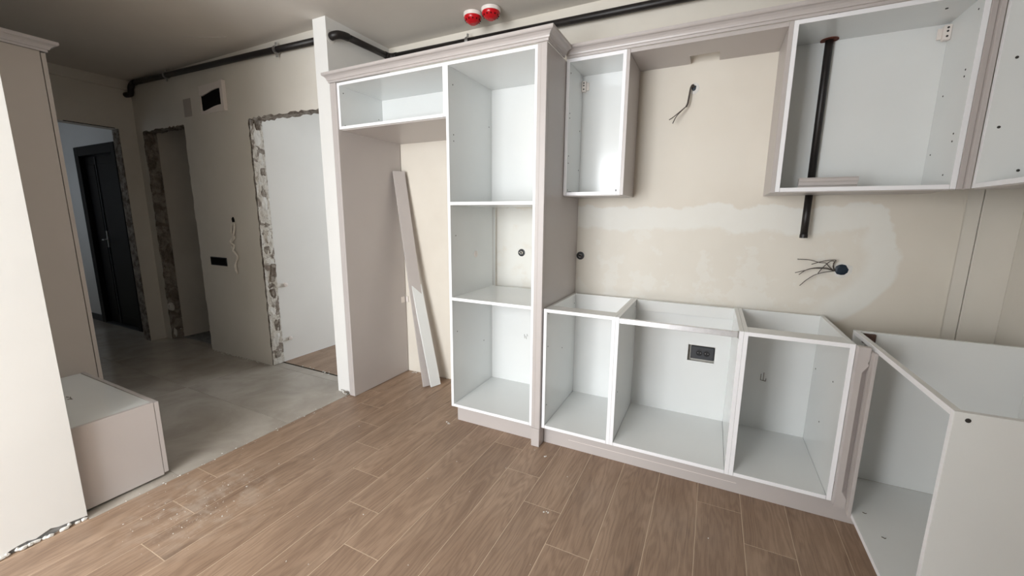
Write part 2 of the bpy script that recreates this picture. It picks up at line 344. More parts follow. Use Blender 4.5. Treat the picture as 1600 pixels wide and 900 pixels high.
wall('wall_dark_room_far', -4.42, -2.74, 1.6, 1.7, 0, ZC, 'cream', 'far wall of the dark room')
# left hall wall with the opening to the entry, entry walls
wx = wall('wall_hall_left', -4.54, XW, -.603, YH, 0, ZC, 'cream', 'left hall wall around the opening to the entry')
box('lintel', -4.54, XW, YF, -.603, 2.118, ZC, 'cream', wx, 0)
box('jamb_lining', -4.538, -4.408, -.6075, -.603, 0, 2.118, 'concrete', wx, 0); box('crack', -4.4045, -4.4035, -.98, -.63, 2.116, 2.122, 'void', wx, 0); box('crack', -4.4045, -4.4035, -1.6, -1.05, 2.114, 2.121, 'void', wx, 0)
tr = box('trim_1', XW, XW + .035, YF, YH, 2.487, ZC, 'cream'); struct(tr, 'plaster cornice along the top of the left hall wall', 'trim')
wf = wall('wall_hall_front', -5.35, -1.66, YF - .1, YF, 0, ZC, 'cream', 'hall wall behind the wardrobe')
box('wall_pier', -6.6, -6.15, YF - .1, YF, 0, ZC, 'whitewall', wf, 0); box('lintel', -6.15, -5.35, YF - .1, YF, 2.05, ZC, 'whitewall', wf, 0); box('sill_wall', -6.15, -5.35, YF - .1, YF, 0, .95, 'whitewall', wf, 0)
wn = thing('window_3', (-5.75, YF - .05, .95), 'white framed window of the entry', 'window'); wn['kind'] = 'structure'
for a, b in ((-6.15, -6.10), (-5.40, -5.35)): box('window_frame', a, b, YF - .075, YF - .025, .95, 2.05, 'sash', wn)
for c, d in ((.95, 1.0), (2.0, 2.05)): box('window_frame', -6.10, -5.40, YF - .075, YF - .025, c, d, 'sash', wn)
we = wall('wall_entry', -6.6, -5.86, YH, YH + .1, 0, ZC, 'whitewall', 'bluish white entry wall around the black door')
box('wall_pier', -4.88, -4.42, YH, YH + .1, 0, ZC, 'whitewall', we, 0); box('lintel', -5.86, -4.88, YH, YH + .1, 2.055, ZC, 'whitewall', we, 0); box('baseboard_entry', -6.6, -5.87, YH - .012, YH, 0, .08, 'darkgrey', we)
wall('wall_entry_left', -6.7, -6.6, YF - .1, YH + .1, 0, ZC, 'whitewall', 'left wall of the entry')
# ceiling (one slab over all rooms)
ce = struct(box('ceiling', -6.7, XR + .1, YR - .1, RM2 + .1, ZC, ZC + .1, 'ceil', bev=0), 'off-white painted ceiling', 'ceiling')
tube('ceiling_scratch', [(-2.73, -.80, ZC - .0006), (-2.6, -.72, ZC - .0006), (-2.45, -.66, ZC - .0006)], .0022, 'plaster', ce, 6)

# ------------------------------------------------------------------ floors
fl = struct(box('floor', -1.535, XR + .1, YR - .1, .1, -.05, -.0007, 'underlay_glint', bev=0), 'oak-look laminate plank floor of the kitchen', 'floor')
PW, PL, SEAM0 = .1825, 1.13, -1.536; pm = {}
def plank(x0, x1, y0, y1, parent):
    key = (round(x1 - x0, 4), round(y1 - y0, 3))
    if key not in pm:
        me = boxmesh('floor_plank', key[0] - .0027, key[1] - .0028, .012, .0006); me.materials.append(M['wood']); pm[key] = me
    o = bpy.data.objects.new('floor_plank', pm[key]); COL.objects.link(o); o.parent = parent; o.location = Vector(((x0 + x1) / 2, (y0 + y1) / 2, -.006)) - WL[parent]
c = 0
while True:
    x0 = SEAM0 + c * PW; x1 = min(x0 + PW, XR)
    if x0 >= XR - .01: break
    j = -.836 - .19 * (c - 2)
    while j > 0: j -= PL
    while j + PL < 0: j += PL
    ys = [0.0]; 
    while j > YR: ys.append(j); j -= PL
    ys.append(YR)
    for a, b in zip(ys, ys[1:]):
        if a - b > .02: plank(x0, x1, b, a, fl)
    c += 1
box('subfloor', -1.66, -1.535, YR - .1, YF, -.05, -.0007, 'underlay_glint', fl, 0)
for a, b in ((YR, -3.9), (-3.9, -2.9), (-2.9, YF)): plank(-1.561, -1.536, a, b, fl)
# hall: large polished tiles
fh = struct(box('floor_hall', -6.6, -1.537, YF, YHB - .012, -.05, -.0022, 'grout', bev=0), 'polished grey-beige tile floor of the hall', 'floor')
TS, TL_ = .60, 1.20; tm = {}
x = -1.538; 
while x > -6.6:
    xa = max(x - TL_, -6.6)
    cuts = [YF, -1.665, -1.065, -.465, YHB - .012]
    for a, b in zip(cuts, cuts[1:]):
        key = (round(x - xa, 4), round(b - a, 4))
        if key not in tm:
            me = boxmesh('floor_tile', key[0] - .002, key[1] - .002, .01, .0006); me.materials.append(M['tile']); tm[key] = me
        o = bpy.data.objects.new('floor_tile', tm[key]); COL.objects.link(o); o.parent = fh; o.location = Vector(((x + xa) / 2, (a + b) / 2, -.005)) - WL[fh]
    x = xa
# back room laminate, dark room screed
fb = struct(box('floor_back_room', -2.606, .5, YHB - .012, RM2, -.05, -.0007, 'underlay_glint', bev=0), 'laminate floor of the room behind the right doorway', 'floor')
for i in range(6):
    x0 = -2.606 + i * PW; x1 = min(x0 + PW, -1.664)
    if x1 - x0 < .02: continue
    cut = YHB - .01 + .35 + .19 * i
    for a, b in ((YHB - .010, cut), (cut, cut + PL)): plank(x0, x1, a, b, fb)
struct(box('floor_dark_room', -4.284, -2.74, YHB - .012, 1.6, -.05, 0, 'screed', bev=0), 'bare floor of the dark room', 'floor')
struct(box('floor_landing', -5.86, -4.88, YHB - .012, .6, -.05, -.002, 'screed', bev=0), 'landing floor behind the black door', 'floor')
st = tag(box('threshold_strip', -2.60, -1.664, YHB - .018, YHB - .008, 0, .003, 'void'), 'thin dark joint strip between hall tiles and back room laminate', 'strip')

# ------------------------------------------------------------------ cabinet builder (fronts face -Y)
T = .018
def carcass(name, label, x0, x1, yf, yb, z0, z1, group, back=True, backy=None, top='panel', shelves=(), backcuts=None, bottom=True):
    r = thing(name, ((x0 + x1) / 2, (yf + yb) / 2, z0), label, 'cabinet', group)
    box('side_panel', x0, x0 + T, yf, yb, z0, z1, 'white', r); box('side_panel', x1 - T, x1, yf, yb, z0, z1, 'white', r)
    if bottom: box('bottom_panel', x0 + T + .001, x1 - T - .001, yf, yb, z0, z0 + T, 'white', r)
    if top == 'panel': box('top_panel', x0 + T, x1 - T, yf, yb, z1 - T, z1, 'white', r)
    if top == 'rail': box('top_rail', x0 + T, x1 - T, yf, yf + .10, z1 - T, z1, 'white', r)
    by = backy if backy is not None else yb - .012
    if back: box('back_panel', x0 + T, x1 - T, by, by + .006, z0 + T, z1 - (T if top == 'panel' else .001), 'white', r, .0004)
    for s in shelves: box('shelf', x0 + T, x1 - T, yf, by, s - T, s, 'white', r)
    return r
def screw(parent, x, y, z, axis, r=.0035, mat='screwdark'):
    return lathe('screw_hole', [(r, 0), (r, .0012), (r * .6, .0016)], (x, y, z), mat, parent, axis, 10)
def holes_x(parent, x, spots, flip=1):     # little holes on a face looking along +X (flip -1: -X)
    for y, z in spots:
        lathe('screw_hole', [(.0035, 0), (.0035, .0012 * flip), (.002, .0014 * flip)], (x, y, z), 'screwdark', parent, 'X', 10)

YT = -.5821; YB = -.5725; ZB = .1163; ZT = .82; YQ = -.5945
G1 = 'tall kitchen cabinets'; G2 = 'base cabinet carcasses'; G3 = 'wall cabinet carcasses'
# tall oven cabinet
tc = thing('tall_cabinet', (-.333, -.3, ZB), 'tall open white oven cabinet with two shelves, beside the fridge gap', 'cabinet', G1)
box('side_panel', -.6148, -.5968, YT, -.03, ZB, 2.157, 'white', tc); box('side_panel', -.0704, -.0524, YT, -.03, ZB, 2.157, 'white', tc)
box('bottom_panel', -.5958, -.0714, YT, -.03, ZB, ZB + T, 'white', tc); box('top_panel', -.5968, -.0704, YT, -.03, 2.139, 2.157, 'white', tc)
for s in (1.3975, .8275): box('shelf', -.5968, -.0704, YT, -.075, s - T, s, 'white', tc)
box('back_panel', -.5968, -.0704, -.082, -.076, 1.3975, 2.139, 'white', tc); box('back_panel', -.5968, -.0704, -.082, -.076, ZB + T, .8095, 'white', tc)
holes_x(tc, -.5968, [(-.535, 2.05), (-.535, 1.78), (-.535, 1.745), (-.12, 1.9), (-.53, 1.2), (-.53, .6), (-.2, .45)])
box('back_groove', -.5968, -.5960, -.070, -.066, .83, 1.378, 'coverplate', tc, 0)
lathe('cover_cap', [(.022, 0), (.022, .0015), (.018, .003)], (-.5968, -.30, 1.07), 'whiteplastic', tc, 'X', 20)
for k, (dx, dz, L) in enumerate(((0, 0, .03), (.012, -.01, .022), (.02, .004, .016))):
    tube('pencil_mark', [(-.335 + dx, -.0830, .50 + dz), (-.333 + dx + .003, -.0830, .50 + dz - L)], .0012, 'pencil', tc, 5)
# over-fridge cabinet
fc = carcass('fridge_top_cabinet', 'wide low white cabinet above the empty fridge gap', -1.4636, -.6148, YT, -.03, 1.872, 2.157, G1, backy=-.20)
box('underside_board', -1.4636, -.6150, YT + .02, -.002, 1.868, 1.872, 'beige', fc, 0)
holes_x(fc, -1.4456, [(-.55, 2.10), (-.55, 1.90), (-.24, 2.0)])
# end panels and posts of the tall run
ep = thing('end_panel', (-1.49, -.3, 0), 'thick beige end panel left of the fridge gap', 'panel', 'beige end panels')
box('panel', -1.4826, -1.4636, YQ, -.006, .003, 2.157, 'beige', ep, .001); box('front_post', -1.5154, -1.4832, YQ, YQ + .05, .003, 2.157, 'beige', ep, .0015)
br = box('corner_bracket', -1.4636, -1.4606, -.062, -.022, .607, .655, 'whiteplastic', ep); br['label'] = 'small white corner bracket'
box('bracket_flange', -1.4606, -1.436, -.010, -.0065, .607, .655, 'whiteplastic', ep)
ep2 = thing('end_panel', (-.02, -.3, 0), 'beige end panel and post between the oven cabinet and the base cabinets', 'panel', 'beige end panels')
box('panel', -.019, -.0012, YQ + .03, -.0015, .003, 2.157, 'beige', ep2, .0008); box('front_post', -.0520, -.0012, YQ, YQ + .03, .115, 2.157, 'beige', ep2, .002); box('plinth_block', -.0515, -.0018, YQ - .001, YQ + .06, .002, .114, 'beige', ep2, .002)
box('groove', -.0335, -.0322, YQ - .0006, YQ + .002, .12, 2.15, 'coverplate', ep2, 0)
# plinths
tag(box('plinth_board', -.602, -.0530, -.532, -.516, .001, .113, 'beige'), 'short beige plinth board under the tall oven cabinet', 'plinth', 'plinth boards')
pl = thing('plinth_board', (.7, -.52, 0), 'long beige plinth board under the three base cabinets', 'plinth', 'plinth boards')
box('board', .0005, 1.468, -.522, -.506, .001, .113, 'beige', pl, .0008); box('groove', .15, 1.0, -.5228, -.520, .052, .054, 'whiteplastic', pl, 0)

# ------------------------------------------------------------------ base cabinets
ca = carcass('base_cabinet', 'narrow open white base cabinet beside the tall beige panel', .002, .393, YB, -.024, ZB, ZT, G2, top='rail', backy=-.046)
holes_x(ca, .020, [(-.545, .79), (-.545, .60), (-.30, .52), (-.545, .25), (-.08, .76)])
# unit with the socket cut-out: back panel built around the hole
xb0, xb1 = .3936, .9588
cb = thing('base_cabinet', ((xb0 + xb1) / 2, -.3, ZB), 'wide open white base cabinet with aluminium front bar and socket cut-out', 'cabinet', G2)
box('side_panel', xb0, xb0 + T, YB, -.024, ZB, ZT, 'white', cb); box('side_panel', xb1 - T, xb1, YB, -.024, ZB, ZT, 'white', cb); box('bottom_panel', xb0 + T + .001, xb1 - T - .001, YB, -.024, ZB, ZB + T, 'white', cb)
hx0, hx1, hz0, hz1 = .722, .866, .478, .576
def holed(name, x0, x1, z0, z1, y0, y1, mat, parent):
    vs = []; 
    for y in (y0, y1):
        for a, b in ((x0, z0), (x1, z0), (x1, z1), (x0, z1), (hx0, hz0), (hx1, hz0), (hx1, hz1), (hx0, hz1)): vs.append((a, y, b))
    fs = []
    for i in range(4):
        j = (i + 1) % 4; fs += [(i, j, 4 + j, 4 + i), (8 + i, 8 + j, 12 + j, 12 + i), (i, j, 8 + j, 8 + i), (4 + i, 4 + j, 12 + j, 12 + i)]
    return frommesh(name, vs, fs, mat, parent)
holed('back_panel', xb0 + T, xb1 - T, ZB + T, ZT - .001, -.046, -.040, 'white', cb)
bar = box('front_bar', xb0 + T, xb1 - T, YB + .002, YB + .018, .788, .815, 'alu', cb, .002); box('bar_end', xb1 - T - .006, xb1 - T, YB + .0005, YB + .019, .786, .818, 'steel', bar)
box('back_rail', xb0 + T, xb1 - T, -.062, -.046, .755, .8185, 'white', cb)
holes_x(cb, xb0 + T, [(-.2, .7), (-.1, .785), (-.52, .4)])
cc = carcass('base_cabinet', 'open white base cabinet at the right end, next to the beige pilaster', .9594, 1.3524, YB, -.024, ZB, ZT, G2, top='rail', backy=-.046)
holes_x(cc, 1.3344, [(-.10, .55), (-.30, .35), (-.42, .60)], -1)
for a, b in (((1.105, .46), (1.105, .425)), ((1.105, .425), (1.130, .422)), ((1.130, .422), (1.131, .437)), ((1.118, .47), (1.118, .425))): tube('pencil_mark', [(a[0], -.047, a[1]), (b[0], -.047, b[1])], .0013, 'pencil', cc, 5)
# double socket seen in the cut-out
sk = thing('double_socket', (.794, -.0015, .527), 'dark grey double power socket in the back of the wide base cabinet', 'socket')
box('plate', .738, .864, -.020, -.0012, .484, .562, 'darkgrey', sk, .003)
for x in (.784, .824):
    rg = lathe('socket_ring', [(.021, .020), (.021, .0225), (.017, .0225), (.016, .0205)], (x, 0, .523), 'darkgrey', sk, 'Y'); lathe('socket_well', [(.016, .020), (.016, .0212), (.003, .0214)], (x, 0, .523), 'black', sk, 'Y')
    for dx in (-.007, .007): lathe('pin_hole', [(.0022, .0212), (.0022, .022)], (x + dx, 0, .523), 'steel', sk, 'Y', 8)
# pilaster with stopped chamfer
vs, fs = [], []; x0, x1, yf, yb = 1.3532, 1.3945, -.600, -.5728
lev = [(ZB - .005, .001), (.155, .001), (.185, .019), (.715, .019), (.745, .001), (.757, .006), (.769, .001), (ZT - .002, .001)]
for z, c in lev: vs += [(x0, yb, z), (x1, yb, z), (x1, yf + c, z), (x1 - c, yf, z), (x0 + .002, yf, z)]
for i in range(len(lev) - 1):
    for k in range(5): fs.append((i * 5 + k, i * 5 + (k + 1) % 5, i * 5 + 5 + (k + 1) % 5, i * 5 + 5 + k))
fs += [(0, 1, 2, 3, 4), tuple(range(len(vs) - 5, len(vs)))]
tag(frommesh('pilaster', vs, fs, 'beige'), 'beige chamfered pilaster at the right end of the base cabinets', 'pilaster')
fp = thing('corner_filler', (1.41, -.59, ZB), 'narrow beige corner filler strip between pilaster and corner cabinet', 'filler')
box('face_board', 1.3950, 1.4075, -.634, -.603, .098, .806, 'beige', fp, .0012); box('back_cleat', 1.3950, 1.4075, -.602, -.560, .12, .80, 'beige', fp)

# ------------------------------------------------------------------ corner base cabinet on the right wall (front faces -X)
xk0, xk1, yk0, yk1 = 1.4080, 1.972, -1.178, -.30
kc = thing('corner_cabinet', (1.69, -.74, ZB), 'open white corner base cabinet on the right wall, nearest the camera', 'cabinet', G2)
box('far_side_panel', xk0, xk1, yk1 - T, yk1, ZB, ZT, 'white', kc); box('near_side_panel', xk0, xk1, yk0, yk0 + T, .004, ZT, 'white', kc)
box('bottom_panel', xk0, xk1 - .006, yk0 + T, yk1 - T, ZB - .018, ZB, 'white', kc); box('back_panel', xk1 - .008, xk1 - .002, yk0 + T, yk1 - T, ZB, ZT - .002, 'white', kc)
box('front_rail', xk0, xk0 + .020, yk0 + T, yk1 - T, ZT - T, ZT, 'white', kc)
box('corner_block', xk0 + .03, xk0 + .075, yk1 - T - .014, yk1 - T, ZT - .05, ZT - .006, 'brown', kc, .002)['label'] = 'small brown corner block'
box('hinge_plate', xk0 + .002, xk0 + .018, -.50, -.46, ZT - .06, ZT - .019, 'steel', kc, .001)
box('plinth', xk0 + .052, xk0 + .068, yk0 + T, -.522, .001, ZB - .019, 'beige', kc)
lathe('screw_hole', [(.006, 0), (.006, .0012), (.003, .0015)], (1.4365, yk0, .800), 'screwdark', kc, 'Y', 12)
for x, y in ((1.452, -.60), (1.475, -.735), (1.59, -.86)):
    tube('pencil_mark', [(x, y, ZB + .0015), (x + .008, y - .006, ZB + .0015), (x + .012, y - .002, ZB + .0015)], .0014, 'pencil', kc, 5)

# ------------------------------------------------------------------ wall cabinets
YU = -.3081; ZU0 = 1.4384; ZU1 = 2.1664
cu = carcass('wall_cabinet', 'narrow open white wall cabinet beside the tall beige panel', .001, .3245, YU, -.012, ZU0, ZU1, G3, backy=-.058)
box('end_panel', .3248, .3421, YU, -.002, ZU0 - .002, ZU1, 'beige', cu, .001); box('underside_board', .004, .3248, YU + .01, -.012, ZU0 - .004, ZU0, 'beige', cu, 0)
holes_x(cu, .019, [(-.285, 2.10), (-.285, 1.89), (-.285, 1.865), (-.09, 1.83), (-.285, 1.66), (-.285, 1.62), (-.09, 1.60), (-.285, 1.47)])
def hanger(parent, x, y, z, s):
    h = box('hanger_bracket', x, x + s * .026, y, y + .022, z - .030, z + .030, 'whiteplastic', parent, .002)
    for dz in (-.016, .004, .018): lathe('bracket_hole', [(.0042, 0), (.0042, .0012)], (x + s * .013, y, z + dz), 'screwdark', h, 'Y', 10)
    box('bracket_flange', x + s * .026, x + s * .040, y + .014, y + .022, z - .022, z + .022, 'whiteplastic', h, .001)
hanger(cu, .0195, -.082, 2.085, 1)
box('corner_fitting', .296, .306, -.29, -.27, ZU0 + T, ZU0 + T + .012, 'darkgrey', cu); box('corner_fitting', .02, .04, -.29, -.27, ZU0 + T, ZU0 + T + .004, 'darkgrey', cu)
# bridge board between the wall cabinets (notched at the wall)
pts = [(.3428, YU + .004), (1.0207, YU + .004), (1.0207, -.001), (.752, -.001), (.752, -.125), (.612, -.125), (.612, -.001), (.3428, -.001)]
tag(poly('bridge_board', pts, lambda a, b, d: (a, b, d), 2.1485, 2.1660, 'beige'), 'notched beige board bridging the two wall cabinets under the cornice', 'board')
# wide wall cabinet with the pipe through it
cv = carcass('wall_cabinet', 'wide open white wall cabinet pierced by the black pipe', 1.0400, 1.6545, YU, -.012, ZU0, ZU1, G3, backy=-.040)
box('end_panel', 1.0213, 1.0397, YU, -.002, ZU0 - .004, ZU1, 'beige', cv, .001); box('underside_board', 1.0397, 1.6545, YU + .008, -.012, ZU0 - .004, ZU0, 'beige', cv, 0)
holes_x(cv, 1.6365, [(-.27, 2.11), (-.255, 1.90), (-.255, 1.875), (-.10, 1.84), (-.255, 1.66), (-.255, 1.63), (-.08, 1.60), (-.23, 1.50)], -1)
hanger(cv, 1.636, -.075, 2.105, -1)
lathe('cam_fitting', [(.010, 0), (.010, .002), (.006, .003)], (1.062, -.285, ZU0 + T), 'steel', cv, 'Z', 14); lathe('screw_hole', [(.005, 0), (.005, -.002)], (1.56, -.22, ZU1 - T), 'screwdark', cv, 'Z', 12)
# corner post between the two wall-cabinet runs
cpst = thing('wall_corner_post', (1.67, -.31, ZU0), 'beige corner post between the wide and the right-hand wall cabinets', 'post')
box('face_strip', 1.6550, 1.6730, YU - .004, -.26, ZU0 - .002, ZU1, 'beige', cpst, .001); box('return_strip', 1.6735, 1.6900, YU - .020, -.28, ZU0 - .002, ZU1, 'beige', cpst, .0015)
# right-hand wall cabinet (front faces -X)
cw = thing('wall_cabinet', (1.84, -.8, ZU0), 'open white wall cabinet on the right wall at the right edge', 'cabinet', G3)
xw0, xw1, yw0, yw1 = 1.6910, 1.990, -1.25, -.3285
box('far_side_panel', xw0, xw1, yw1 - T, yw1, ZU0, ZU1, 'white', cw); box('near_side_panel', xw0, xw1, yw0, yw0 + T, ZU0, ZU1, 'white', cw)
box('bottom_panel', xw0, xw1, yw0 + T, yw1 - T, ZU0, ZU0 + T, 'white', cw); box('top_panel', xw0, xw1, yw0 + T, yw1 - T, ZU1 - T, ZU1, 'white', cw); box('back_panel', xw1 - .008, xw1 - .002, yw0 + T, yw1 - T, ZU0 + T, ZU1 - T, 'white', cw)
box('underside_board', xw0 + .006, xw1, yw0, yw1, ZU0 - .004, ZU0, 'beige', cw, 0)
for x, z in ((1.735, 1.90), (1.725, 1.66), (1.80, 1.5)): lathe('screw_hole', [(.005, 0), (.005, .0012), (.003, .0015)], (x, yw1 - T, z), 'screwdark', cw, 'Y', 12)

# ------------------------------------------------------------------ cornices
PROF = [(0, 0), (.007, 0), (.008, .011), (.014, .0125), (.016, .020), (.021, .028), (.030, .035), (.040, .0375), (.044, .042), (.044, .054), (0, .054)]
def sweep(name, path, normals, z, mat, parent=None, prof=PROF):
    """path corners (x,y); normals: outward mitre vector at each corner"""
    vs, fs = [], []; n = len(prof)
    for (x, y), (nx, ny) in zip(path, normals):
        for d, h in prof: vs.append((x + nx * d, y + ny * d, z + h))
    for i in range(len(path) - 1):
        for k in range(n): fs.append((i * n + k, i * n + (k + 1) % n, (i + 1) * n + (k + 1) % n, (i + 1) * n + k))
    fs += [tuple(range(n)), tuple(range((len(path) - 1) * n, len(path) * n))]
    return frommesh(name, vs, fs, mat, parent)
GC = 'beige cornices'
ct = thing('cornice', (-.75, YQ, 2.157), 'beige stepped cornice along the top of the tall cabinets', 'cornice', GC)
sweep('front_moulding', [(-1.5154, YQ), (0, YQ)], [(-.5, -1), (1, -1)], 2.1578, 'beige', ct); sweep('return_moulding', [(0, YQ), (0, -.357)], [(1, -1), (1, 0)], 2.1578, 'beige', ct)
c2 = thing('cornice', (1, YU, 2.167), 'beige stepped cornice along the top of the wall cabinets', 'cornice', GC)
sweep('front_moulding', [(.002, YU), (1.690, YU)], [(0, -1), (-1, -1)], 2.1672, 'beige', c2); sweep('return_moulding', [(1.690, YU), (1.690, -1.25)], [(-1, -1), (-1, 0)], 2.1672, 'beige', c2)

# ------------------------------------------------------------------ hall furniture
wd = thing('wardrobe', (-2.75, -1.8, 0), 'tall beige hall wardrobe behind the low bench cabinet', 'wardrobe')
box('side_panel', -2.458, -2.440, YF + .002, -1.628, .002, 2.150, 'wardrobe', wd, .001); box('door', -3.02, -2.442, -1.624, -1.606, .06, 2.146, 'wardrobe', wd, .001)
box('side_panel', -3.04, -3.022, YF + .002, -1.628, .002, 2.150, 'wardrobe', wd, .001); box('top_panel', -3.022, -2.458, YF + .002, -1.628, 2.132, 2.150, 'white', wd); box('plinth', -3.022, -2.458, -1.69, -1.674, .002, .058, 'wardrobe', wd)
c3 = thing('cornice', (-2.44, -1.8, 2.151), 'short beige cornice on top of the hall wardrobe', 'cornice', GC)
sweep('side_moulding', [(-2.440, YF + .004), (-2.440, -1.606)], [(1, 0), (1, 1)], 2.1512, 'beige', c3); sweep('front_moulding', [(-2.440, -1.606), (-3.04, -1.606)], [(1, 1), (0, 1)], 2.1512, 'beige', c3)
bn = thing('bench_cabinet', (-2.0, -1.84, 0), 'low bench cabinet with white top and beige end panel in the hall', 'cabinet')
box('end_panel', -1.618, -1.600, YF + .004, -1.700, .012, .402, 'beige', bn, .0008); box('top_panel', -2.438, -1.6185, YF + .004, -1.700, .380, .398, 'white', bn)
box('end_panel', -2.438, -2.420, YF + .004, -1.700, .012, .379, 'white', bn); box('bottom_panel', -2.42, -1.6185, YF + .004, -1.700, .05, .068, 'white', bn); box('door', -2.02, -1.601, -1.698, -1.680, .02, .400, 'beige', bn); box('door', -2.437, -2.024, -1.698, -1.680, .02, .400, 'beige', bn)
box('plinth', -2.40, -1.63, -1.74, -1.724, .002, .05, 'black', bn)
for dx in (0, .018, .030, .046): tube('pencil_mark', [(-2.07 + dx, -1.865 + .01 * math.sin(dx * 90), .3992), (-2.055 + dx, -1.86, .3992)], .0016, 'pencil', bn, 5)

# ------------------------------------------------------------------ pipes
def pipe_clamp(parent, x, y, z, r, back, axis='x'):
    c = lathe('clamp_ring', [(r + .001, -.011), (r + .006, -.011), (r + .006, .011), (r + .001, .011)], (x, y, z), 'steel', parent, 'X', 20)
    box('clamp_bolt', x - .006, x + .006, y - .006, y + .006, z - r - .030, z - r - .005, 'steel', c, .001); box('clamp_stem', x - .004, x + .004, y + r, back, z - .004, z + .004, 'steel', c, .0005); box('clamp_bolt', x - .006, x + .006, y - .006, y + .006, z + r + .005, z + r + .026, 'steel', c, .001)
R = .0215
hp = thing('hall_pipe', (-3, -.52, 2.5), 'black steel pipe along the top of the hall wall', 'pipe', 'black steel pipes')
tube('pipe_run', [(-1.664, -.502, 2.478), (-2.4, -.502, 2.498), (-4.22, -.502, 2.535)], R, 'blackpipe', hp, 16)
tube('elbow', [(-4.21, -.502, 2.535), (-4.27, -.502, 2.533), (-4.31, -.502, 2.50), (-4.318, -.502, 2.475), (-4.335, -.502, 2.448), (-4.37, -.508, 2.444), (-4.403, -.51, 2.446)], R * 1.12, 'blackpipe', hp, 16, 4)
pipe_clamp(hp, -2.14, -.502, 2.491, R, YH, 'x'); pipe_clamp(hp, -3.655, -.502, 2.5235, R, YH, 'x')
kp = thing('kitchen_pipe', (0, -.05, 2.48), 'black steel pipe running along the kitchen wall above the cornice', 'pipe', 'black steel pipes')
tube('pipe_elbow', [(XL + .001, -.535, 2.462), (XL + .025, -.533, 2.466), (XL + .046, -.512, 2.474), (XL + .052, -.475, 2.480), (XL + .053, -.44, 2.482)], R * 1.15, 'blackpipe', kp, 16, 4)
tube('pipe_run', [(XL + .053, -.45, 2.482), (XL + .053, -.082, 2.488)], R, 'blackpipe', kp, 16)
tube('pipe_elbow', [(XL + .053, -.10, 2.488), (XL + .054, -.075, 2.488), (XL + .065, -.055, 2.488), (XL + .09, -.047, 2.488), (XL + .12, -.047, 2.488)], R * 1.12, 'blackpipe', kp, 16, 4)
tube('pipe_run', [(XL + .10, -.047, 2.488), (1.98, -.047, 2.455)], R, 'blackpipe', kp, 16)
pipe_clamp(kp, -.80, -.047, 2.483, R, -.001)
lathe('wall_hole', [(.040, 0), (.038, .002), (.029, .003)], (XL, -.535, 2.462), 'plaster', kp, 'X', 18)
vp = thing('drop_pipe', (1.215, -.055, 1.222), 'vertical black pipe dropping through the wide wall cabinet', 'pipe', 'black steel pipes')
PX, PY = 1.214, -.062
tube('pipe_run', [(PX, PY, 1.222), (PX, PY, ZU0 - .005)], .0165, 'blackpipe', vp, 16); tube('pipe_run', [(PX, PY, ZU0 + .0), (PX, PY, 2.425)], .0165, 'blackpipe', vp, 16)
lathe('pipe_end', [(.0150, -.002), (.0178, -.002), (.0178, .016), (.0150, .016)], (PX, PY, 1.222), 'blackpipe', vp, 'Z', 18); lathe('bore', [(.012, -.0025), (.012, 0)], (PX, PY, 1.222), 'void', vp, 'Z', 14)
lathe('flange', [(.018, 0), (.036, 0), (.036, .003), (.018, .003)], (PX, PY, ZU1 - T - .0035), 'rust', vp, 'Z', 24)['label'] = 'rusty round flange'
sweepP = [(0, 0), (.012, 0), (.012, .006), (.018, .010), (.020, .020), (.026, .026), (.026, .034), (.020, .040), (0, .040)]
oc = frommesh('moulding_offcut', *(lambda n: ([(x, -.245 - d, ZU0 + T + .001 + h * 1.12) for x in (1.135, 1.352) for d, h in sweepP], [(k, (k + 1) % n, n + (k + 1) % n, n + k) for k in range(n)] + [tuple(range(n)), tuple(range(n, 2 * n))]))(len(sweepP)), 'beige')
tag(oc, 'short beige moulding offcut lying in the wide wall cabinet', 'moulding')

# ------------------------------------------------------------------ leaning boards in the fridge gap
def slab(name, b, t, wv, th, mat, label):
    """board with bottom corner b, top corner t and width vector wv"""
    b, t, wv = Vector(b), Vector(t), Vector(wv); u = (t - b).normalized(); wd_ = wv.length; wv = (wv - u * wv.dot(u)).normalized() * wd_; n = wv.cross(u).normalized()
    if n.x < 0: n = -n
    vs = [b, b + wv, t + wv, t]; vs = vs + [v - n * th for v in vs]
    o = frommesh(name, vs, [(0, 1, 2, 3), (4, 5, 6, 7), (0, 1, 5, 4), (1, 2, 6, 5), (2, 3, 7, 6), (3, 0, 4, 7)], mat)
    bm = bmesh.new(); bm.from_mesh(o.data); bmesh.ops.bevel(bm, geom=bm.edges[:], offset=.0008, segments=1, affect='EDGES'); bm.to_mesh(o.data); bm.free()
    return tag(o, label, 'board', 'boards leaning in the fridge gap')
slab('filler_board', (-1.118, -.237, .006), (-1.442, -.118, 1.655), (.042, .082, 0), .016, 'beige', 'long beige filler board leaning against the tall end panel in the fridge gap')
slab('filler_board', (-1.062, -.212, .006), (-1.262, -.165, .782), (.034, .076, 0), .014, 'white', 'short white filler board leaning in front of the long beige one')

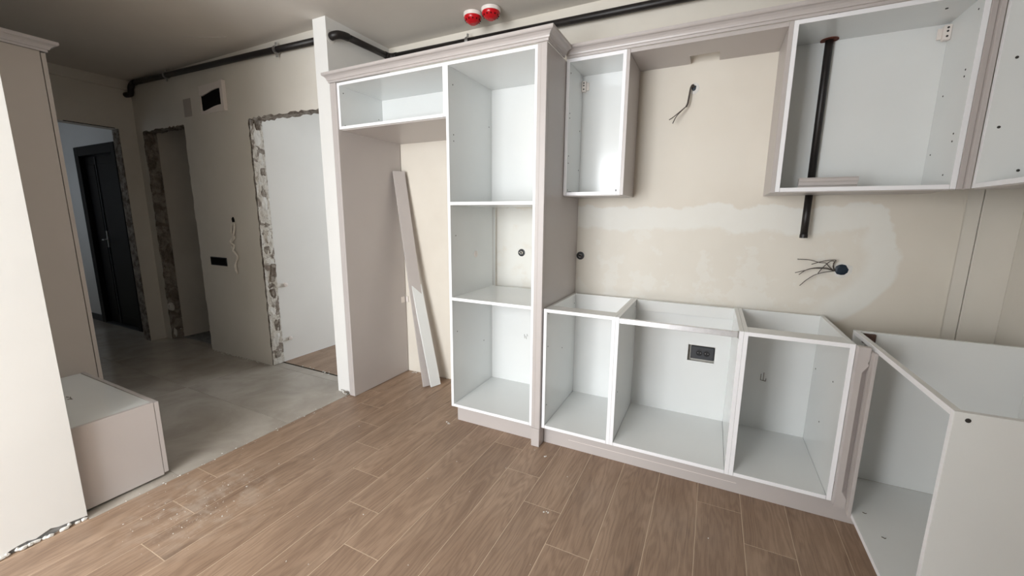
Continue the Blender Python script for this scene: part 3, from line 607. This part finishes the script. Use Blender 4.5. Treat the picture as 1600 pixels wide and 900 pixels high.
# ------------------------------------------------------------------ ceiling alarms
def alarm(x, y, s, label):
    a = thing('smoke_detector', (x, y, ZC), label, 'detector', 'red ceiling detectors')
    lathe('base', [(.050 * s, 0), (.058 * s, -.004), (.058 * s, -.018), (.054 * s, -.024), (.045 * s, -.025)], (x, y, ZC - .0003), 'whiteplastic', a, 'Z', 36)
    d = lathe('dome', [(.054 * s, -.0245), (.055 * s, -.030), (.050 * s, -.042), (.040 * s, -.053), (.026 * s, -.062), (.022 * s, -.063), (.020 * s, -.066), (.001, -.067)], (x, y, ZC), 'red', a, 'Z', 36)
    for k in range(12):
        an = k * math.pi / 6; r = .0465 * s; o = box('vent_slot', x + r * math.cos(an) - .003, x + r * math.cos(an) + .003, y + r * math.sin(an) - .003, y + r * math.sin(an) + .003, ZC - .050, ZC - .040, 'void', d, .001)
alarm(-.668, -.195, 1.0, 'left red ceiling detector on a white base'); alarm(-.536, -.200, 1.02, 'right red ceiling detector on a white base')

# ------------------------------------------------------------------ wall boxes, wires
def wallbox(name, x, z, r, label, inner='void', group=None):
    b = thing(name, (x, -.001, z), label, 'wall box', group)
    lathe('rim', [(r * 1.25, 0), (r * 1.22, .003), (r, .004), (r * .98, .001)], (x, -.0003, z), 'black', b, 'Y', 20); lathe('inside', [(r * .98, .0005), (r * .98, .0018)], (x, 0, z), inner, b, 'Y', 20)
    return b
b1 = wallbox('wall_box', -.402, 1.066, .021, 'round black wall box with bare wire ends inside the oven niche', 'black', 'round wall boxes')
for k in range(5):
    a = k * 1.3; tube('wire', [(-.402 + .010 * math.cos(a), -.002, 1.066 + .010 * math.sin(a)), (-.402 + .013 * math.cos(a + .6), -.012, 1.066 + .012 * math.sin(a + .5)), (-.402 + .006 * math.cos(a + 1.5), -.009, 1.066 + .008 * math.sin(a + 1.4))], .0022, 'steel' if k % 2 else 'wirewhite', b1, 6, 4)
b2 = wallbox('wall_box', .026, 1.066, .021, 'round black wall box on the wall beside the tall beige panel', 'black', 'round wall boxes')
for k in range(4):
    a = k * 1.5 + .4; tube('wire', [(.026 + .012 * math.cos(a), -.002, 1.066 + .010 * math.sin(a)), (.026 + .008 * math.cos(a + .8), -.014, 1.066 + .010 * math.sin(a + .7)), (.026 + .010 * math.cos(a + 1.8), -.008, 1.066 + .010 * math.sin(a + 1.6))], .002, 'brown' if k % 2 else 'steel', b2, 6, 4)
hc = thing('hood_cable', (.632, -.002, 2.03), 'grey cable hanging from a hole between the wall cabinets', 'cable')
lump('hole', (.637, -.0005, 2.022), (.014, .003, .018), 'bluebox', hc, 3, 2); lump('plaster_rim', (.641, -.0003, 2.022), (.024, .002, .028), 'plaster', hc, 4, 2)
tube('sheath', [(.636, -.002, 2.026), (.630, -.014, 2.036), (.622, -.024, 2.02), (.618, -.028, 1.985), (.613, -.032, 1.94), (.606, -.036, 1.92)], .0050, 'wire', hc, 8, 6)
tube('wire', [(.608, -.036, 1.924), (.575, -.05, 1.893), (.545, -.055, 1.868), (.525, -.06, 1.855)], .0026, 'wire', hc, 6, 6); tube('wire', [(.608, -.036, 1.924), (.585, -.06, 1.895), (.562, -.066, 1.868), (.546, -.070, 1.832)], .0026, 'wire', hc, 6, 6)
bb = thing('junction_box', (1.397, -.002, 1.063), 'dark blue wall box with six loose wires under the wide wall cabinet', 'wall box')
lump('box', (1.402, -.001, 1.062), (.031, .005, .028), 'bluebox', bb, 8, 2, .5); lump('plaster_rim', (1.404, -.0003, 1.062), (.044, .002, .038), 'plaster', bb, 9, 2)
def P2(px, py):  # photograph pixel -> wall point, used once to lay out the wire ends on the wall plane
    d = fw + r2 * ((px - 800) / FPX) + u2 * ((450 - py) / FPX); t = (-.03 - CAM.y) / d.y; return CAM + d * t
for k, pix in enumerate([[(1304, 424), (1296, 417), (1290, 411), (1280, 410), (1265, 406), (1246, 405)], [(1304, 422), (1303, 412), (1306, 408), (1303, 406), (1290, 407), (1277, 410), (1268, 413)],
                         [(1306, 424), (1302, 416), (1304, 409), (1297, 408), (1290, 413), (1283, 420), (1278, 427)], [(1305, 424), (1292, 419), (1275, 418), (1260, 421), (1248, 429)],
                         [(1305, 424), (1290, 420), (1270, 419), (1257, 422), (1242, 426)], [(1305, 424), (1290, 425), (1279, 427), (1270, 430), (1259, 437), (1249, 446)]]):
    pts = [P2(*p) for p in pix]
    for i, p in enumerate(pts): p.y = -.008 - .03 * math.sin(i / (len(pts) - 1) * 2.4) - k * .0015
    tube('wire', pts, .0020, 'wire', bb, 6, 6)
# hall wall: fuse-box opening, cover plate, long switch box, dangling pair of wires
db = thing('fuse_box_opening', (-3.02, YH, 2.16), 'white framed fuse box opening high on the hall wall, dark inside', 'fuse box')
box('recess', -3.205, -2.885, YH - .006, YH - .0005, 2.175, 2.365, 'void', db, 0)
up_ = [(-3.215, 2.382), (-2.895, 2.386), (-2.895, 2.345)] + [(-2.895 - .32 * i / 12, 2.335 - .018 * (1 - math.cos(i / 12 * math.pi)) * 1.0 + .010 * math.sin(i / 12 * math.pi)) for i in range(1, 12)] + [(-3.215, 2.312)]
poly('cover_top', up_, lambda a, b, d: (a, d, b), YH - .016, YH - .0008, 'whiteplastic', db)
dn = [(-3.205, 2.158), (-2.895, 2.160), (-2.895, 2.212)] + [(-2.895 - .31 * i / 12, 2.208 - .016 * (1 - math.cos(i / 12 * math.pi)) + .006 * math.sin(i / 12 * math.pi)) for i in range(1, 12)] + [(-3.205, 2.190)]
poly('cover_bottom', dn, lambda a, b, d: (a, d, b), YH - .016, YH - .0008, 'whiteplastic', db)
box('frame', -2.894, -2.855, YH - .030, YH - .0008, 2.155, 2.388, 'whiteplastic', db, .002); box('frame', -3.222, -3.2155, YH - .012, YH - .0008, 2.158, 2.386, 'whiteplastic', db, .001)
tag(box('cover_plate', -3.50, -3.385, YH - .005, YH - .0004, 2.164, 2.312, 'coverplate', bev=.002), 'plain grey cover plate left of the fuse box opening', 'plate')
sb = thing('switch_box', (-3.24, YH, .85), 'long black switch back box on the hall wall', 'switch box')
box('back_box', -3.368, -3.115, YH - .006, YH - .0004, .853, .930, 'black', sb, .002)
box('inner_well', -3.360, -3.123, YH - .0066, YH - .0058, .860, .923, 'void', sb, 0)
dw = thing('dangling_wires', (-2.95, YH - .01, 1.26), 'pair of twisted white wires dangling from a hole in the hall wall', 'cable')
lump('hole', (-2.953, YH - .0005, 1.267), (.022, .004, .026), 'void', dw, 2, 2)
def P3(px, py, y):
    d = fw + r2 * ((px - 800) / FPX) + u2 * ((450 - py) / FPX); t = (y - CAM.y) / d.y; return CAM + d * t
for k, pix in enumerate(([(366, 348), (361, 355), (362, 365), (366, 372), (361, 380), (364, 390), (370, 400), (368, 412), (371, 428)], [(366, 349), (366, 358), (364, 370), (360, 378), (366, 384), (364, 392), (371, 402), (367, 414), (369, 424)])):
    tube('wire', [P3(a, b, YH - .012 - .006 * (i % 2) - .004 * k) for i, (a, b) in enumerate(pix)], .0085, 'wirewhite', dw, 6, 5)
# plaster bumps with anchors on the back-room wall
for z, lab in ((.70, 'upper'), (.205, 'lower')):
    a = thing('wall_anchor', (-2.606, -.30, z), lab + ' plastered pipe outlet on the pale back room wall', 'anchor', 'plastered outlets')
    lump('plaster_patch', (-2.605, -.33, z), (.004, .075, .018), 'plaster', a, 5 + int(z * 10), 2); lathe('outlet', [(.018, 0), (.018, .022), (.010, .026)], (-2.604, -.290, z), 'whiteplastic', a, 'X', 14)

# ------------------------------------------------------------------ entry door
dr = thing('door_1', (-5.37, YH, 0), 'black entrance door in a black frame beyond the hall', 'door'); dr['kind'] = 'structure'
box('door_frame', -5.86, -5.76, YH - .02, YH + .10, 0, 2.055, 'doorblack', dr, .003); box('door_frame', -4.96, -4.88, YH - .02, YH + .10, 0, 2.055, 'doorblack', dr, .003); box('door_frame', -5.76, -4.96, YH - .02, YH + .10, 1.955, 2.055, 'doorblack', dr, .003)
lf = box('door_leaf', -5.755, -4.965, YH + .03, YH + .08, .012, 1.95, 'doorblack', dr, .003)
for x0, x1 in ((-5.70, -5.52), (-5.44, -5.02)): box('door_panel', x0, x1, YH + .022, YH + .030, .12, 1.86, 'doorblack', lf, .004)
box('door_strip', -5.492, -5.478, YH + .020, YH + .030, .02, 1.94, 'darkgrey', lf, .002)
box('handle_plate', -5.475, -5.450, YH + .012, YH + .030, .93, 1.12, 'steel', lf, .002); tube('handle', [(-5.462, YH + .012, 1.02), (-5.462, YH - .03, 1.02), (-5.40, YH - .035, 1.02)], .008, 'steel', lf, 8)
box('threshold', -5.76, -4.96, YH - .02, YH + .10, .0005, .011, 'darkgrey', dr, .002)

# ------------------------------------------------------------------ plaster crumbs on the floor (uncountable)
bm = bmesh.new(); rr = random.Random(21)
def crumb(x, y, s):
    m = Matrix.Translation((x, y, s * .45)) @ Matrix.Rotation(rr.random() * 6, 4, 'Z') @ Matrix.Diagonal((s * rr.uniform(.7, 1.6), s * rr.uniform(.6, 1), s * .5, 1)); bmesh.ops.create_icosphere(bm, subdivisions=1, radius=1, matrix=m)
for i in range(130): crumb(min(rr.gauss(-1.18, .13), 0) , rr.gauss(-1.70, .13), rr.choice((.001, .0012, .0015, .002, .0032)))
for i in range(60): crumb(rr.uniform(-1.50, 1.2), rr.uniform(-2.0, -.62), rr.choice((.001, .0014, .002, .0028)))
for i in range(50): y = rr.uniform(-2, -.62); crumb(-1.53 + rr.gauss(0, .012), y, rr.choice((.0015, .0025, .004)))
for i in range(20): crumb(rr.uniform(-2.5, -1.7), YHB + rr.gauss(-.015, .012), rr.choice((.003, .005, .007)))
for i in range(40): crumb(rr.uniform(-1.44, -.65), -.018 + rr.uniform(-.02, .012), rr.choice((.003, .005, .006)))
for i in range(60): crumb(rr.uniform(-3.5, -2.6), YH - abs(rr.gauss(0, .012)), rr.choice((.003, .005, .007)))
for px, py, s in ((-.63, -.60, .008), (.23, -1.06, .008), (.06, -.66, .007), (-.95, -2.04, .009)):
    for k in range(4): crumb(px + rr.gauss(0, .008), py + rr.gauss(0, .006), s * rr.uniform(.4, .8))
me = bpy.data.meshes.new('plaster_crumbs'); bm.to_mesh(me); bm.free()
tag(link('plaster_crumbs', me, 'plaster', (0, 0, 0)), 'white plaster crumbs scattered over the floor', 'crumbs', kind='stuff')

# front edges of the melamine carcasses carry a brighter edge band
for o in list(COL.objects):
    if o.type == 'MESH' and o.parent and o.parent.get('category') == 'cabinet' and o.name.split('.')[0] in ('side_panel', 'bottom_panel', 'top_panel', 'shelf', 'top_rail', 'far_side_panel', 'near_side_panel', 'front_rail'):
        if o.parent['label'].startswith('low bench'): continue
        d = Vector((-1, 0, 0)) if 'right wall' in o.parent['label'] else Vector((0, -1, 0))
        o.data.materials.append(M['edge'])
        for p in o.data.polygons:
            if p.normal.dot(d) > .6 and not (o.name.startswith('near_side') and abs(p.normal.y) > .5): p.material_index = 1
